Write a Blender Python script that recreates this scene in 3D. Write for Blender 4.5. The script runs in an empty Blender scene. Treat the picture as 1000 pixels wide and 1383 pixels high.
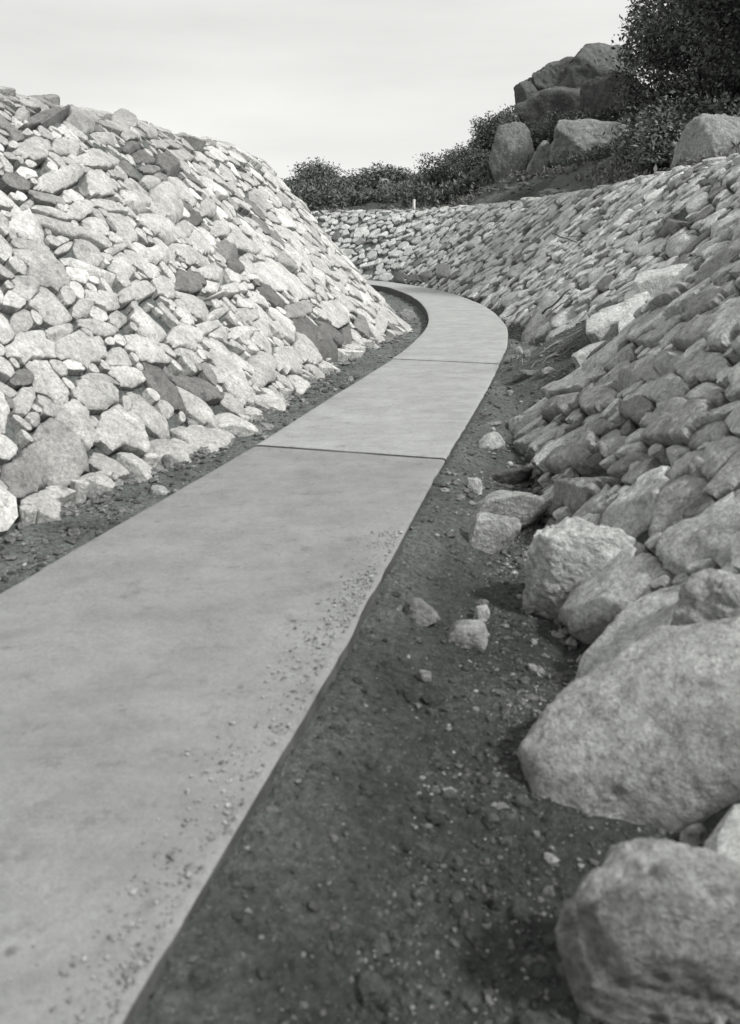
import bpy, math, random
import numpy as np
from mathutils import Matrix, Vector

random.seed(11)
RNG = np.random.default_rng(11)
R = math.radians
scene = bpy.context.scene
col = scene.collection

# ------------------------------------------------------------------ camera
F = 1200.0; CX = 500.0; CY = 507.0; CH = 1.21
TH = math.atan(182 / F)
cam_d = bpy.data.cameras.new('camera')
cam = bpy.data.objects.new('camera', cam_d); col.objects.link(cam)
cam_d.sensor_fit = 'HORIZONTAL'; cam_d.sensor_width = 36.0
cam_d.lens = 36.0 * F / 1000
cam_d.shift_y = -(691.5 - CY) / 1000
cam_d.clip_start = 0.05; cam_d.clip_end = 3000
cam.location = (0, 0, CH); cam.rotation_euler = (math.pi / 2 - TH, 0, 0)
cam_d.dof.use_dof = True; cam_d.dof.focus_distance = 11; cam_d.dof.aperture_fstop = 5.0
scene.camera = cam

# ------------------------------------------------------------------ light
SUN_DIR = Vector((0.58, -0.38, 0.74)).normalized()        # towards the sun
sun_el = math.asin(SUN_DIR.z); sun_az = math.atan2(SUN_DIR.x, SUN_DIR.y)
sd = bpy.data.lights.new('sun', 'SUN'); sun = bpy.data.objects.new('sun', sd); col.objects.link(sun)
sd.energy = 3.2; sd.angle = R(7); sd.color = (1.0, 0.985, 0.96)
sun.rotation_euler = SUN_DIR.to_track_quat('Z', 'Y').to_euler()

world = bpy.data.worlds.new('World'); scene.world = world; world.use_nodes = True
wn = world.node_tree; wn.nodes.clear()
def N(t, k, **kw):
    n = t.nodes.new(k)
    for a, b in kw.items(): setattr(n, a, b)
    return n
wo = N(wn, 'ShaderNodeOutputWorld'); bg = N(wn, 'ShaderNodeBackground')
sky = N(wn, 'ShaderNodeTexSky', sky_type='NISHITA', sun_disc=False, sun_elevation=sun_el, sun_rotation=sun_az)
bw = N(wn, 'ShaderNodeRGBToBW'); wn.links.new(sky.outputs[0], bw.inputs[0])
tc = N(wn, 'ShaderNodeTexCoord'); mp = N(wn, 'ShaderNodeMapping'); mp.inputs['Scale'].default_value = (1.2, 1.2, 6.0)
wn.links.new(tc.outputs['Generated'], mp.inputs[0])
nz = N(wn, 'ShaderNodeTexNoise'); nz.inputs['Scale'].default_value = 1.6; nz.inputs['Detail'].default_value = 5; nz.inputs['Roughness'].default_value = .5
wn.links.new(mp.outputs[0], nz.inputs['Vector'])
cr = N(wn, 'ShaderNodeMapRange'); cr.inputs['From Min'].default_value = .32; cr.inputs['From Max'].default_value = .68
cr.inputs['To Min'].default_value = 7.6; cr.inputs['To Max'].default_value = 9.6
wn.links.new(nz.outputs[0], cr.inputs[0])
# veil of thin cloud: a little of the clear sky shows through
mx = N(wn, 'ShaderNodeMath', operation='MULTIPLY_ADD'); mx.inputs[1].default_value = .22
wn.links.new(bw.outputs[0], mx.inputs[0])
sc8 = N(wn, 'ShaderNodeMath', operation='MULTIPLY'); sc8.inputs[1].default_value = .8
wn.links.new(cr.outputs[0], sc8.inputs[0]); wn.links.new(sc8.outputs[0], mx.inputs[2])
cc = N(wn, 'ShaderNodeCombineColor')
for i, k in enumerate((1.0, 0.998, 0.972)):
    m_ = N(wn, 'ShaderNodeMath', operation='MULTIPLY'); m_.inputs[1].default_value = k
    wn.links.new(mx.outputs[0], m_.inputs[0]); wn.links.new(m_.outputs[0], cc.inputs[i])
wn.links.new(cc.outputs[0], bg.inputs[0]); bg.inputs[1].default_value = 0.09
wn.links.new(bg.outputs[0], wo.inputs[0])
vs = scene.view_settings
vs.view_transform = 'Standard'; vs.look = 'None'; vs.gamma = 1; vs.exposure = 0.28
try: vs.use_curve_mapping = False
except Exception: pass

# ------------------------------------------------------------------ helpers
def props(o, label=None, cat=None, group=None, kind=None):
    if label: o['label'] = label
    if cat: o['category'] = cat
    if group: o['group'] = group
    if kind: o['kind'] = kind
    return o

def mesh_obj(name, verts, faces, mat, parent=None, origin=None, tone=None, sharp=None, smooth=True):
    verts = np.asarray(verts, dtype=np.float32)
    if origin is not None: verts = verts - np.asarray(origin, dtype=np.float32)
    me = bpy.data.meshes.new(name)
    if isinstance(faces, np.ndarray):
        nf, k = faces.shape
        me.vertices.add(len(verts)); me.vertices.foreach_set('co', verts.ravel())
        me.loops.add(nf * k); me.loops.foreach_set('vertex_index', faces.astype(np.int32).ravel())
        me.polygons.add(nf)
        me.polygons.foreach_set('loop_start', np.arange(0, nf * k, k, dtype=np.int32))
        me.polygons.foreach_set('loop_total', np.full(nf, k, dtype=np.int32))
        me.update(calc_edges=True)
    else:
        me.from_pydata(verts.tolist(), [], faces)
    me.polygons.foreach_set('use_smooth', [smooth] * len(me.polygons))
    if sharp: me.set_sharp_from_angle(angle=R(sharp))
    if tone is not None:
        at = me.attributes.new('tone', 'FLOAT', 'POINT')
        at.data.foreach_set('value', np.broadcast_to(np.asarray(tone, dtype=np.float32), (len(verts),)).copy())
    me.materials.append(mat)
    o = bpy.data.objects.new(name, me); col.objects.link(o)
    if parent is not None: o.parent = parent
    if origin is not None:
        o.location = origin if parent is None else Vector(origin) - parent.location
    return o

def empty(name, loc=(0, 0, 0)):
    o = bpy.data.objects.new(name, None); col.objects.link(o); o.location = loc
    o.empty_display_size = .2
    return o

def _h(ix, iy, iz):
    n = (ix * 374761393 + iy * 668265263 + iz * 1442695041) & 0xFFFFFFFF
    n = ((n ^ (n >> 13)) * 1274126177) & 0xFFFFFFFF
    return ((n ^ (n >> 16)) & 0xFFFF) / 32767.5 - 1.0
def vnoise(P):
    P = np.asarray(P, dtype=np.float64)
    i = np.floor(P).astype(np.int64); f = P - i; f = f * f * (3 - 2 * f)
    x, y, z = i[..., 0], i[..., 1], i[..., 2]; fx, fy, fz = f[..., 0], f[..., 1], f[..., 2]
    def L(a, b, t): return a + (b - a) * t
    return L(L(L(_h(x, y, z), _h(x+1, y, z), fx), L(_h(x, y+1, z), _h(x+1, y+1, z), fx), fy),
             L(L(_h(x, y, z+1), _h(x+1, y, z+1), fx), L(_h(x, y+1, z+1), _h(x+1, y+1, z+1), fx), fy), fz)
def fbm(P, o=3, g=.5):
    s = 0; a = 1.0; P = np.asarray(P, dtype=np.float64)
    for k in range(o):
        s = s + a * vnoise(P * (2.03 ** k) + 17.3 * k); a *= g
    return s
def n2(x, y, s, o=3, z=0.):
    return fbm(np.stack([x * s, y * s, np.zeros_like(x) + z], -1), o)
def sstep(x, a, b):
    t = np.clip((x - a) / (b - a), 0, 1); return t * t * (3 - 2 * t)

# camera rays: a pixel of the photograph <-> a direction in the place
ct, st = math.cos(TH), math.sin(TH)
def ray(px, py):
    X = (px - CX) / F; Y = -(py - CY) / F
    return np.array([X, ct + Y * st, -st + Y * ct])
def G(px, py, z=0.0):
    d = ray(px, py); t = (z - CH) / d[2]
    return (d[0] * t, d[1] * t)
def at_depth(px, py, y):
    d = ray(px, py); t = y / d[1]
    return np.array([d[0] * t, y, CH + d[2] * t])
def project(P):
    P = np.asarray(P); x = P[..., 0]; y = P[..., 1]; z = P[..., 2] - CH
    dep = y * ct - z * st; up = y * st + z * ct
    return CX + F * x / dep, CY - F * up / dep, dep

def catmull(P, n=6):
    P = [np.array(p, float) for p in P]; out = []
    for i in range(len(P) - 1):
        p0 = P[max(i - 1, 0)]; p1 = P[i]; p2 = P[i + 1]; p3 = P[min(i + 2, len(P) - 1)]
        for k in range(n):
            t = k / n
            out.append(.5 * ((2 * p1) + (-p0 + p2) * t + (2 * p0 - 5 * p1 + 4 * p2 - p3) * t * t + (-p0 + 3 * p1 - 3 * p2 + p3) * t ** 3))
    out.append(P[-1]); return np.array(out)

# ------------------------------------------------------------------ plan of the place
L_base = catmull([(-3.4, -4), (-2.3, 0.6)] + [G(*p) for p in ((25, 705), (130, 655), (240, 612), (350, 556), (430, 500), (490, 462), (530, 442))]
                 + [(0.46, 13.9), (0.34, 15.0), (-0.1, 16.2), (-1.0, 17.6), (-2.4, 20.0), (-5.5, 22.6), (-10, 25), (-20, 28)], 4)
L_poly = np.vstack([L_base, [(-300, 60), (-300, -40), (-3.4, -40)]])
R_base = catmull([(.55, -4), (.72, 0), (.80, 1.4), (.80, 2.4), (.82, 3.2), (.88, 4.0), (1.0, 5.2), (1.22, 6.35), (1.6, 6.9), (2.05, 7.5), (2.2, 8.6), (2.28, 10.2)]
                 + [G(*p) for p in ((694, 432), (655, 408), (604, 391), (552, 382), (500, 376.5))]
                 + [(-4, 31.5), (-12, 35), (-30, 38)], 4)
R_poly = np.vstack([R_base, [(-300, 60), (-300, 900), (900, 900), (900, -40), (.55, -40)]])

def sdist(x, y, line, poly):
    """distance to the foot line, positive inside the bank"""
    x = np.asarray(x, float); y = np.asarray(y, float)
    d2 = np.full(x.shape, 1e18)
    for (ax, ay), (bx, by) in zip(line[:-1], line[1:]):
        dx, dy = bx - ax, by - ay; l2 = dx * dx + dy * dy + 1e-12
        t = np.clip(((x - ax) * dx + (y - ay) * dy) / l2, 0, 1)
        d2 = np.minimum(d2, (x - ax - t * dx) ** 2 + (y - ay - t * dy) ** 2)
    ins = np.zeros(x.shape, bool)
    Q = np.vstack([poly, poly[:1]])
    for (ax, ay), (bx, by) in zip(Q[:-1], Q[1:]):
        if ay == by: continue
        c = ((ay > y) != (by > y)) & (x < (bx - ax) * (y - ay) / (by - ay) + ax)
        ins ^= c
    d = np.sqrt(d2)
    return np.where(ins, d, -d)

def smin(a, b, k):
    h = np.clip(.5 + .5 * (b - a) / k, 0, 1)
    return b * (1 - h) + a * h - k * h * (1 - h)

# path edges
P_in = catmull([(-2.85, -3.0)] + [G(*p) for p in ((25, 785), (345, 600), (430, 547), (530, 485), (560, 461), (577, 440), (577, 421), (563, 404), (538, 392), (506, 384.5))] + [(-1.6, 27.2), (-5, 29.0), (-12, 31)], 6)
P_out = catmull([(-1.42, -3.0)] + [G(*p) for p in ((395, 990), (500, 802), (603, 618), (645, 548), (675, 492), (686, 460), (680, 434), (650, 410.5), (600, 393), (550, 384))] + [(-0.3, 28.0), (-4.6, 30.6), (-11.6, 32.3)], 6)

P_poly = np.vstack([P_in, P_out[::-1]])
P_line = np.vstack([P_in, P_out[::-1], P_in[:1]])

def height(x, y, detail=True, parts=False):
    x = np.asarray(x, float); y = np.asarray(y, float)
    dL = sdist(x, y, L_base, L_poly); dR = sdist(x, y, R_base, R_poly)
    w = .10 * n2(x, y, .55, 2, 3.)
    hL = 2.52 - .2 * (1 - sstep(y, 6.5, 11)) + .05 * n2(x, y, .8, 2, 9.)
    zL = smin(1.14 * (dL + w), hL + .02 * (dL - 2.2), .30)
    az = x / np.maximum(y, 4.0)
    up = np.clip(dR - 2.35, 0, None)
    slope = .11 + .44 * sstep(az, .06, .16) - .22 * sstep(az, .27, .34)
    ln = 40 - 29 * sstep(az, .03, .12)
    rise = slope * ln * (1 - np.exp(-np.maximum(up - .25, 0) / ln))
    hR = 2.26 + rise + .22 * n2(x, y, .22, 3, 5.) * sstep(up, .5, 5)
    zR = smin(1.0 * (dR + w), hR, .30)
    left = sstep(-(x - (-.35 + .235 * y)), -.1, .4) * (1 - sstep(y, 9.5, 12.5))
    fl = -.16 + .125 * left
    # soil fan slumped into the hollow between the two right hand walls
    fan = .95 - .62 * np.hypot((x - 2.75) * 1.0, (y - 7.9) * .8)
    fl = np.where(y > 3, np.maximum(fl, smin(fan, .9 + 0 * fan, .1)), fl)
    z = np.maximum(fl, np.maximum(zL, zR) - .065)
    far = sstep(np.hypot(x, y), 60, 400)
    z = z + far * 6 * n2(x, y, .008, 2)
    if detail:
        n = .022 * n2(x, y, 2.6, 4) + .010 * n2(x, y, 13., 2, 4.)
        z = z + n * np.where(z > 1.5, 3.0, 1.0)
    if parts: return z, dL, dR
    return z

def hit(px, py, y0=1.0, y1=70, n=1400, surf=None):
    d = ray(px, py)
    t = np.geomspace(y0, y1, n) / d[1]
    P = d[None, :] * t[:, None]; P[:, 2] += CH
    g = height(P[:, 0], P[:, 1], detail=False)
    b = np.where(P[:, 2] < g)[0]
    return P[b[0]] if len(b) else None

# ------------------------------------------------------------------ materials
def new_mat(name):
    m = bpy.data.materials.new(name); m.use_nodes = True
    t = m.node_tree; t.nodes.clear()
    o = N(t, 'ShaderNodeOutputMaterial'); b = N(t, 'ShaderNodeBsdfPrincipled')
    t.links.new(b.outputs[0], o.inputs[0]); b.inputs['Roughness'].default_value = .9
    try: b.inputs['Specular IOR Level'].default_value = .25
    except Exception: pass
    return m, t, b
def noise(t, vec, scale, detail=6, rough=.6):
    n = N(t, 'ShaderNodeTexNoise'); n.inputs['Scale'].default_value = scale
    n.inputs['Detail'].default_value = detail; n.inputs['Roughness'].default_value = rough
    t.links.new(vec, n.inputs['Vector']); return n.outputs[0]
def rng(t, v, a, b, c, d):
    n = N(t, 'ShaderNodeMapRange')
    for i, k in enumerate((a, b, c, d)): n.inputs[i + 1].default_value = k
    t.links.new(v, n.inputs[0]); return n.outputs[0]
def mth(t, op, a, b=None):
    n = N(t, 'ShaderNodeMath', operation=op)
    for i, k in enumerate((a, b)):
        if k is None: continue
        if isinstance(k, (int, float)): n.inputs[i].default_value = k
        else: t.links.new(k, n.inputs[i])
    return n.outputs[0]
def grey(t, v, tint=(1, 1, .985)):
    c = N(t, 'ShaderNodeCombineColor')
    for i, k in enumerate(tint): t.links.new(mth(t, 'MULTIPLY', v, k), c.inputs[i])
    return c.outputs[0]
def bump(t, b, h, strength, dist):
    n = N(t, 'ShaderNodeBump'); n.inputs['Strength'].default_value = strength; n.inputs['Distance'].default_value = dist
    t.links.new(h, n.inputs['Height']); t.links.new(n.outputs[0], b.inputs['Normal'])

def stone_material(name, gain=1.0, coarse=1.0, tint=(1, 1.0, .975), rel=1.0):
    m, t, b = new_mat(name)
    g = N(t, 'ShaderNodeNewGeometry').outputs['Position']
    at = N(t, 'ShaderNodeAttribute'); at.attribute_name = 'tone'
    a = noise(t, g, 5 * coarse, 5, .6); c = noise(t, g, 60 * coarse, 4, .7); d = noise(t, g, 190 * coarse, 2, .6)
    v = mth(t, 'MULTIPLY', at.outputs['Fac'], gain)
    v = mth(t, 'MULTIPLY', v, rng(t, a, .3, .7, .70, 1.18))
    v = mth(t, 'MULTIPLY', v, rng(t, c, .32, .66, .64, 1.16))
    e = noise(t, g, 24 * coarse, 5, .7); v = mth(t, 'MULTIPLY', v, rng(t, e, .34, .62, .80, 1.08))
    # dark mica and lichen specks
    sp = rng(t, d, .58, .70, 1.0, .62); v = mth(t, 'MULTIPLY', v, sp)
    li = noise(t, g, 17 * coarse, 6, .75); v = mth(t, 'MULTIPLY', v, rng(t, li, .54, .66, 1.0, .58))
    t.links.new(grey(t, v, tint), b.inputs['Base Color'])
    st_ = N(t, 'ShaderNodeMapping'); st_.inputs['Rotation'].default_value = (.5, .7, .4); st_.inputs['Scale'].default_value = (5, 22, 5)
    t.links.new(g, st_.inputs[0]); ft = noise(t, st_.outputs[0], coarse * 1.3, 5, .6)
    crack = mth(t, 'MULTIPLY', rng(t, mth(t, 'ABSOLUTE', mth(t, 'SUBTRACT', ft, .5)), 0, .02, -1, 0), .08)
    h = mth(t, 'ADD', mth(t, 'MULTIPLY', noise(t, g, 16 * coarse, 8, .68), 1.6), mth(t, 'ADD', mth(t, 'MULTIPLY', c, .35), crack))
    bump(t, b, h, .9, .016 * rel / coarse)
    return m
M_stone = stone_material('pale_granite')
M_dull = stone_material('weathered_granite', 1.0, .9, (.975, 1.0, .98), 1.9)
M_rock = stone_material('old_granite', 1.0, .35, (.96, 1.0, .98), 1.3)

def soil_material():
    m, t, b = new_mat('dark_soil')
    g = N(t, 'ShaderNodeNewGeometry').outputs['Position']
    at = N(t, 'ShaderNodeAttribute'); at.attribute_name = 'tone'
    a = noise(t, g, 2.2, 6, .65); c = noise(t, g, 38, 5, .7); d = noise(t, g, 120, 3, .7)
    v = mth(t, 'MULTIPLY', at.outputs['Fac'], rng(t, a, .3, .7, .6, 1.45))
    v = mth(t, 'MULTIPLY', v, rng(t, c, .3, .7, .5, 1.55))
    sp = rng(t, d, .60, .72, 1.0, 2.6); v = mth(t, 'MULTIPLY', v, sp)
    t.links.new(grey(t, v, (.92, 1.0, .96)), b.inputs['Base Color'])
    b.inputs['Roughness'].default_value = 1
    h = mth(t, 'ADD', mth(t, 'MULTIPLY', noise(t, g, 14, 8, .7), 1.3), mth(t, 'MULTIPLY', c, .8))
    bump(t, b, h, 1.0, .05)
    return m
M_soil = soil_material()

def concrete_material():
    m, t, b = new_mat('concrete')
    g = N(t, 'ShaderNodeNewGeometry').outputs['Position']
    mp_ = N(t, 'ShaderNodeMapping'); mp_.inputs['Scale'].default_value = (1.0, 1.0, 1.0); mp_.inputs['Rotation'].default_value = (0, 0, R(-13))
    t.links.new(g, mp_.inputs[0])
    m2 = N(t, 'ShaderNodeMapping'); m2.inputs['Scale'].default_value = (1.0, 3.2, 1.0); t.links.new(mp_.outputs[0], m2.inputs[0])
    a = noise(t, g, 2.6, 10, .8); s = noise(t, m2.outputs[0], 2.6, 6, .7); c = noise(t, g, 55, 5, .75); d = noise(t, g, 260, 2, .6)
    at = N(t, 'ShaderNodeAttribute'); at.attribute_name = 'tone'
    v = mth(t, 'MULTIPLY', at.outputs['Fac'], rng(t, a, .34, .66, .78, 1.14))
    v = mth(t, 'MULTIPLY', v, rng(t, s, .25, .5, .84, 1.0))
    q = noise(t, g, 9, 7, .75); v = mth(t, 'MULTIPLY', v, rng(t, q, .56, .68, 1.0, .72))
    q2 = noise(t, g, 30, 3, .6); v = mth(t, 'MULTIPLY', v, rng(t, q2, .70, .76, 1.0, .6))
    v = mth(t, 'MULTIPLY', v, rng(t, c, .3, .7, .88, 1.10))
    v = mth(t, 'MULTIPLY', v, rng(t, d, .3, .7, .80, 1.15))
    vo = N(t, 'ShaderNodeTexVoronoi', feature='F1'); vo.inputs['Scale'].default_value = 5.5; t.links.new(g, vo.inputs['Vector'])
    pit = rng(t, mth(t, 'ADD', vo.outputs['Distance'], mth(t, 'MULTIPLY', c, .10)), .075, .13, .55, 1.0)
    v = mth(t, 'MULTIPLY', v, pit)
    t.links.new(grey(t, v, (.975, 1.0, .985)), b.inputs['Base Color'])
    h = mth(t, 'ADD', mth(t, 'MULTIPLY', noise(t, g, 22, 7, .7), .5), mth(t, 'ADD', mth(t, 'MULTIPLY', d, .15), mth(t, 'MULTIPLY', pit, .25)))
    bump(t, b, h, .55, .012)
    return m
M_conc = concrete_material()

def flat_material(name, v, tint=(.93, 1.0, .96), var=.3, scale=9, trans=0):
    m, t, b = new_mat(name)
    g = N(t, 'ShaderNodeNewGeometry').outputs['Position']
    a = noise(t, g, scale, 4, .6)
    x = mth(t, 'MULTIPLY', rng(t, a, .3, .7, 1 - var, 1 + var), v)
    t.links.new(grey(t, x, tint), b.inputs['Base Color'])
    return m
M_bark = flat_material('bark', .07, scale=14)
M_twig = flat_material('dry_wood', .22, (1, 1, .97), scale=20)
M_dryg = flat_material('dry_grass', .16, (1, 1, .96), scale=3)
M_white = flat_material('whitewashed_wood', .75, (1, 1, .98), .08)
M_stick = flat_material('dark_wood', .07, scale=20)
def leaf_material(name, v):
    m, t, b = new_mat(name)
    at = N(t, 'ShaderNodeAttribute'); at.attribute_name = 'tone'
    t.links.new(grey(t, mth(t, 'MULTIPLY', at.outputs['Fac'], v), (.93, 1.0, .95)), b.inputs['Base Color'])
    b.inputs['Roughness'].default_value = .55
    return m
M_leaf = leaf_material('leaves', .065)
M_scrub = leaf_material('scrub_leaves', .12)

# ------------------------------------------------------------------ ground
def axis(lo, hi, f0, f1, fine, grow, mx):
    """grid lines: 'fine' between f0 and f1, growing outwards"""
    c = list(np.arange(f0, f1, fine)); s = fine
    while c[-1] < hi: s = min(s * grow, mx); c.append(c[-1] + s)
    s = fine; a = [f0]
    while a[-1] > lo: s = min(s * grow, mx); a.append(a[-1] - s)
    return np.array(a[:0:-1] + c)
gx = axis(-600, 700, -2.2, 3.2, .045, 1.035, 60)
gy = list(np.arange(.9, 7, .04)); s = .04
while gy[-1] < 900: s = min(s * 1.018, 60); gy.append(gy[-1] + s)
pre = [.9]; s = .04
while pre[-1] > -60: s = min(s * 1.12, 20); pre.append(pre[-1] - s)
gy = np.array(pre[:0:-1] + gy)
X, Y = np.meshgrid(gx, gy)
Zg, dLg, dRg = height(X.ravel(), Y.ravel(), parts=True)
dP = sdist(X.ravel(), Y.ravel(), P_line, P_poly)
Zg = np.where(dP > .02, np.minimum(Zg, -.07), Zg)
nx, ny = len(gx), len(gy)
idx = np.arange(nx * ny).reshape(ny, nx)
fc = np.stack([idx[:-1, :-1], idx[:-1, 1:], idx[1:, 1:], idx[1:, :-1]], -1).reshape(-1, 4)
xs, ys = X.ravel(), Y.ravel()
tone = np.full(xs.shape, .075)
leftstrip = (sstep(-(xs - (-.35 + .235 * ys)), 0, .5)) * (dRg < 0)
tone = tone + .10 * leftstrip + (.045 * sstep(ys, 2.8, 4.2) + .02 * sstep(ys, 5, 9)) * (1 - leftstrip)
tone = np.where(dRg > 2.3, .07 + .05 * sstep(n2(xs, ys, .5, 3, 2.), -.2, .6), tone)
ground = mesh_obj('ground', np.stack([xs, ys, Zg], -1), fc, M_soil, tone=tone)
props(ground, 'dark earth floor of the cutting and the scrubby hillside above', kind='structure')

# ------------------------------------------------------------------ path
path = empty('path', (0, 0, 0)); props(path, 'pale concrete footpath curving left between the two stone banks', kind='structure')
def resample(L, n):
    s = np.r_[0, np.cumsum(np.hypot(*np.diff(L, axis=0).T))]
    t = np.linspace(0, s[-1], n)
    return np.stack([np.interp(t, s, L[:, 0]), np.interp(t, s, L[:, 1])], -1)
def nearest_s(L, p):
    return int(np.argmin(np.hypot(L[:, 0] - p[0], L[:, 1] - p[1])))
Pi = resample(P_in, 3000); Po = resample(P_out, 3000)
cuts_in = [0, nearest_s(Pi, G(345, 600)), nearest_s(Pi, G(530, 485)), nearest_s(Pi, G(574, 443)), nearest_s(Pi, G(572, 412)), 2999]
cuts_out = [0, nearest_s(Po, G(604, 619)), nearest_s(Po, G(675, 492)), nearest_s(Po, G(684, 441)), nearest_s(Po, G(640, 406)), 2999]
gaps = [0, .016, .013, .004, .004, 0]
for k in range(5):
    i0, i1 = cuts_in[k], cuts_in[k + 1]; o0, o1 = cuts_out[k], cuts_out[k + 1]
    a = resample(Pi[i0:i1 + 1], 160); b = resample(Po[o0:o1 + 1], 160)
    ln = np.hypot(*(a[-1] - a[0]))
    if k < 3:   # dense rows where the camera is close
        pass
    nu, nv = 160, 15
    vv = np.concatenate([[0, .006, .02], np.linspace(.08, .92, nv - 6), [.98, .994, 1]])
    P = a[:, None, :] * (1 - vv[None, :, None]) + b[:, None, :] * vv[None, :, None]
    d0 = a[1] - a[0]; d0 = d0 / np.hypot(*d0); d1 = a[-1] - a[-2]; d1 = d1 / np.hypot(*d1)
    wob = .005
    P[0] += d0 * (gaps[k] + wob * n2(P[0][:, 0], P[0][:, 1], 18, 3)[:, None] * (gaps[k] > .01))
    P[-1] -= d1 * (gaps[k + 1] * .5 + wob * n2(P[-1][:, 0], P[-1][:, 1], 18, 3, 7)[:, None] * (gaps[k + 1] > .01))
    # ragged arrises
    for j, sgn in ((0, -1), (-1, 1)):
        side = (b - a) / np.hypot(*(b - a).T)[:, None]
        P[:, j] += side * (.004 * n2(P[:, j, 0], P[:, j, 1], 1.5, 2) + .004 * n2(P[:, j, 0], P[:, j, 1], 11, 3) * (np.abs(n2(P[:, j, 0], P[:, j, 1], 2.2, 2, 4.)) > .25))[:, None]
    z = .004 * n2(P[..., 0], P[..., 1], 1.2, 3) + (.0035 if k == 1 else (.012 if k == 2 else 0))
    z[:, 0] -= .010; z[:, -1] -= .010; z[:, 1] -= .003; z[:, -2] -= .003
    z[0] -= .006; z[-1] -= .006
    top = np.concatenate([P, z[..., None]], -1)
    ring_i = np.concatenate([np.arange(nu) * nv, (nu - 1) * nv + np.arange(1, nv), (np.arange(nu - 2, -1, -1)) * nv + nv - 1, np.arange(nv - 2, 0, -1)])
    V = top.reshape(-1, 3); low = V[ring_i].copy(); low[:, 2] = -.28
    mid = V[ring_i].copy(); mid[:, 2] = -.014; mid[:, :2] += .004 * np.stack([n2(mid[:, 0], mid[:, 1], 22, 2), n2(mid[:, 0], mid[:, 1], 22, 2, 5)], -1)
    g = np.arange(nu * nv).reshape(nu, nv)
    f = np.stack([g[:-1, :-1], g[:-1, 1:], g[1:, 1:], g[1:, :-1]], -1).reshape(-1, 4)
    n0 = nu * nv; m = len(ring_i); q = np.arange(m); q1 = (q + 1) % m
    f2 = np.stack([ring_i[q], ring_i[q1], n0 + q1, n0 + q], -1)
    f3 = np.stack([n0 + q, n0 + q1, n0 + m + q1, n0 + m + q], -1)
    tn = np.concatenate([np.full(nu * nv, (.26, .34, .36, .37, .37)[k]), np.full(m * 2, .10)])  # vignette falloff painted into the slab tops, darkest nearest the camera
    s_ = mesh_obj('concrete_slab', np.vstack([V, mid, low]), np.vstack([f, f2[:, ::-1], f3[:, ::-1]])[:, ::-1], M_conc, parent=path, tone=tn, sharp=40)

# ------------------------------------------------------------------ revetment stones
# (px x, px y, half length, half width, clockwise tilt, tone) read off the photograph
LEFT = [(42,140,18,12,0,.20),(74,143,10,6,10,.2),(101,152,13,7,5,.2),(123,154,16,9,20,.18),(71,172,30,15,5,.24),(110,175,26,14,32,.34),(167,170,20,12,10,.36),
(200,186,13,10,0,.42),(32,168,9,13,0,.38),(50,213,31,24,20,.42),(89,211,22,11,10,.44),(140,199,22,9,5,.42),(137,226,27,18,30,.46),(179,209,16,13,0,.2),
(194,224,18,8,10,.2),(227,236,23,15,35,.19),(206,240,18,8,20,.26),(179,244,16,7,10,.23),(215,205,15,10,15,.44),(252,217,16,13,40,.42),(80,259,38,21,10,.48),
(137,264,24,18,25,.5),(203,257,14,10,30,.46),(217,250,10,8,0,.3),(185,265,18,9,20,.48),(152,283,15,7,15,.24),(65,281,26,11,5,.36),(110,296,18,12,50,.46),(149,296,24,7,5,.52),
(182,285,25,12,35,.5),(227,289,22,15,30,.5),(38,293,13,9,0,.4),(75,304,30,10,0,.46),(164,317,25,13,40,.5),(212,317,27,16,32,.52),(247,322,16,13,20,.5),(263,306,15,12,20,.18),
(281,292,14,12,35,.46),(92,327,68,11,8,.5),(47,352,25,10,3,.45),(91,347,15,7,0,.45),(119,354,21,10,20,.46),(158,350,19,9,5,.48),(218,358,24,10,3,.56),(248,353,16,11,30,.52),
(271,341,17,11,30,.52),(59,379,32,15,15,.45),(125,379,37,13,3,.5),(168,373,12,13,0,.5),(193,372,22,8,20,.54),(257,394,20,14,0,.25),(221,403,18,9,30,.52),(184,411,35,17,20,.5),
(291,380,19,14,25,.52),(38,410,20,15,10,.46),(71,431,34,21,45,.48),(33,449,12,15,0,.38),(84,465,24,9,-25,.46),(47,489,30,19,0,.47),(113,433,18,10,30,.47),(142,422,22,13,5,.5),
(134,461,26,10,10,.47),(160,446,10,12,0,.46),(204,453,24,16,0,.52),(113,490,34,22,5,.5),(163,500,17,14,0,.48),(194,487,26,17,20,.52),(248,471,26,20,35,.53),(283,458,20,16,35,.52),
(264,427,24,13,20,.5),(300,432,16,10,10,.52),(256,497,21,10,15,.52),(68,536,31,21,0,.5),(32,530,14,12,0,.26),(32,566,14,18,0,.44),(128,553,30,17,20,.5),(175,526,24,13,15,.5),(138,530,22,7,10,.42),
(221,541,38,15,45,.22),(268,538,30,18,35,.23),(206,582,42,19,42,.46),(170,600,34,26,38,.5),(104,592,42,19,52,.52),(83,630,40,34,20,.36),(36,668,28,32,0,.3),
(315,402,38,10,-4,.54),(294,463,20,16,45,.52),(330,461,34,14,45,.54),(333,436,18,10,30,.5),(358,457,15,12,10,.5),(378,459,24,11,15,.5),(414,486,22,13,50,.5),(389,500,32,23,30,.5),
(356,507,21,26,20,.48),(306,507,50,14,47,.52),(270,500,1,1,0,.5),(402,429,20,14,20,.32),(423,467,40,15,42,.16),(446,456,26,11,50,.2),(366,411,20,8,20,.18),(385,386,68,17,18,.54),  # dark stone below the long pale slab paints that slab's shaded underside
(307,350,16,12,20,.26),(328,338,27,12,40,.5),(299,320,16,12,30,.46),(451,431,24,13,30,.5),(318,370,16,9,35,.22),(345,398,1,1,0,.5),(467,464,9,16,0,.24),(490,450,8,14,-10,.3),(514,446,8,15,-10,.46)]
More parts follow.
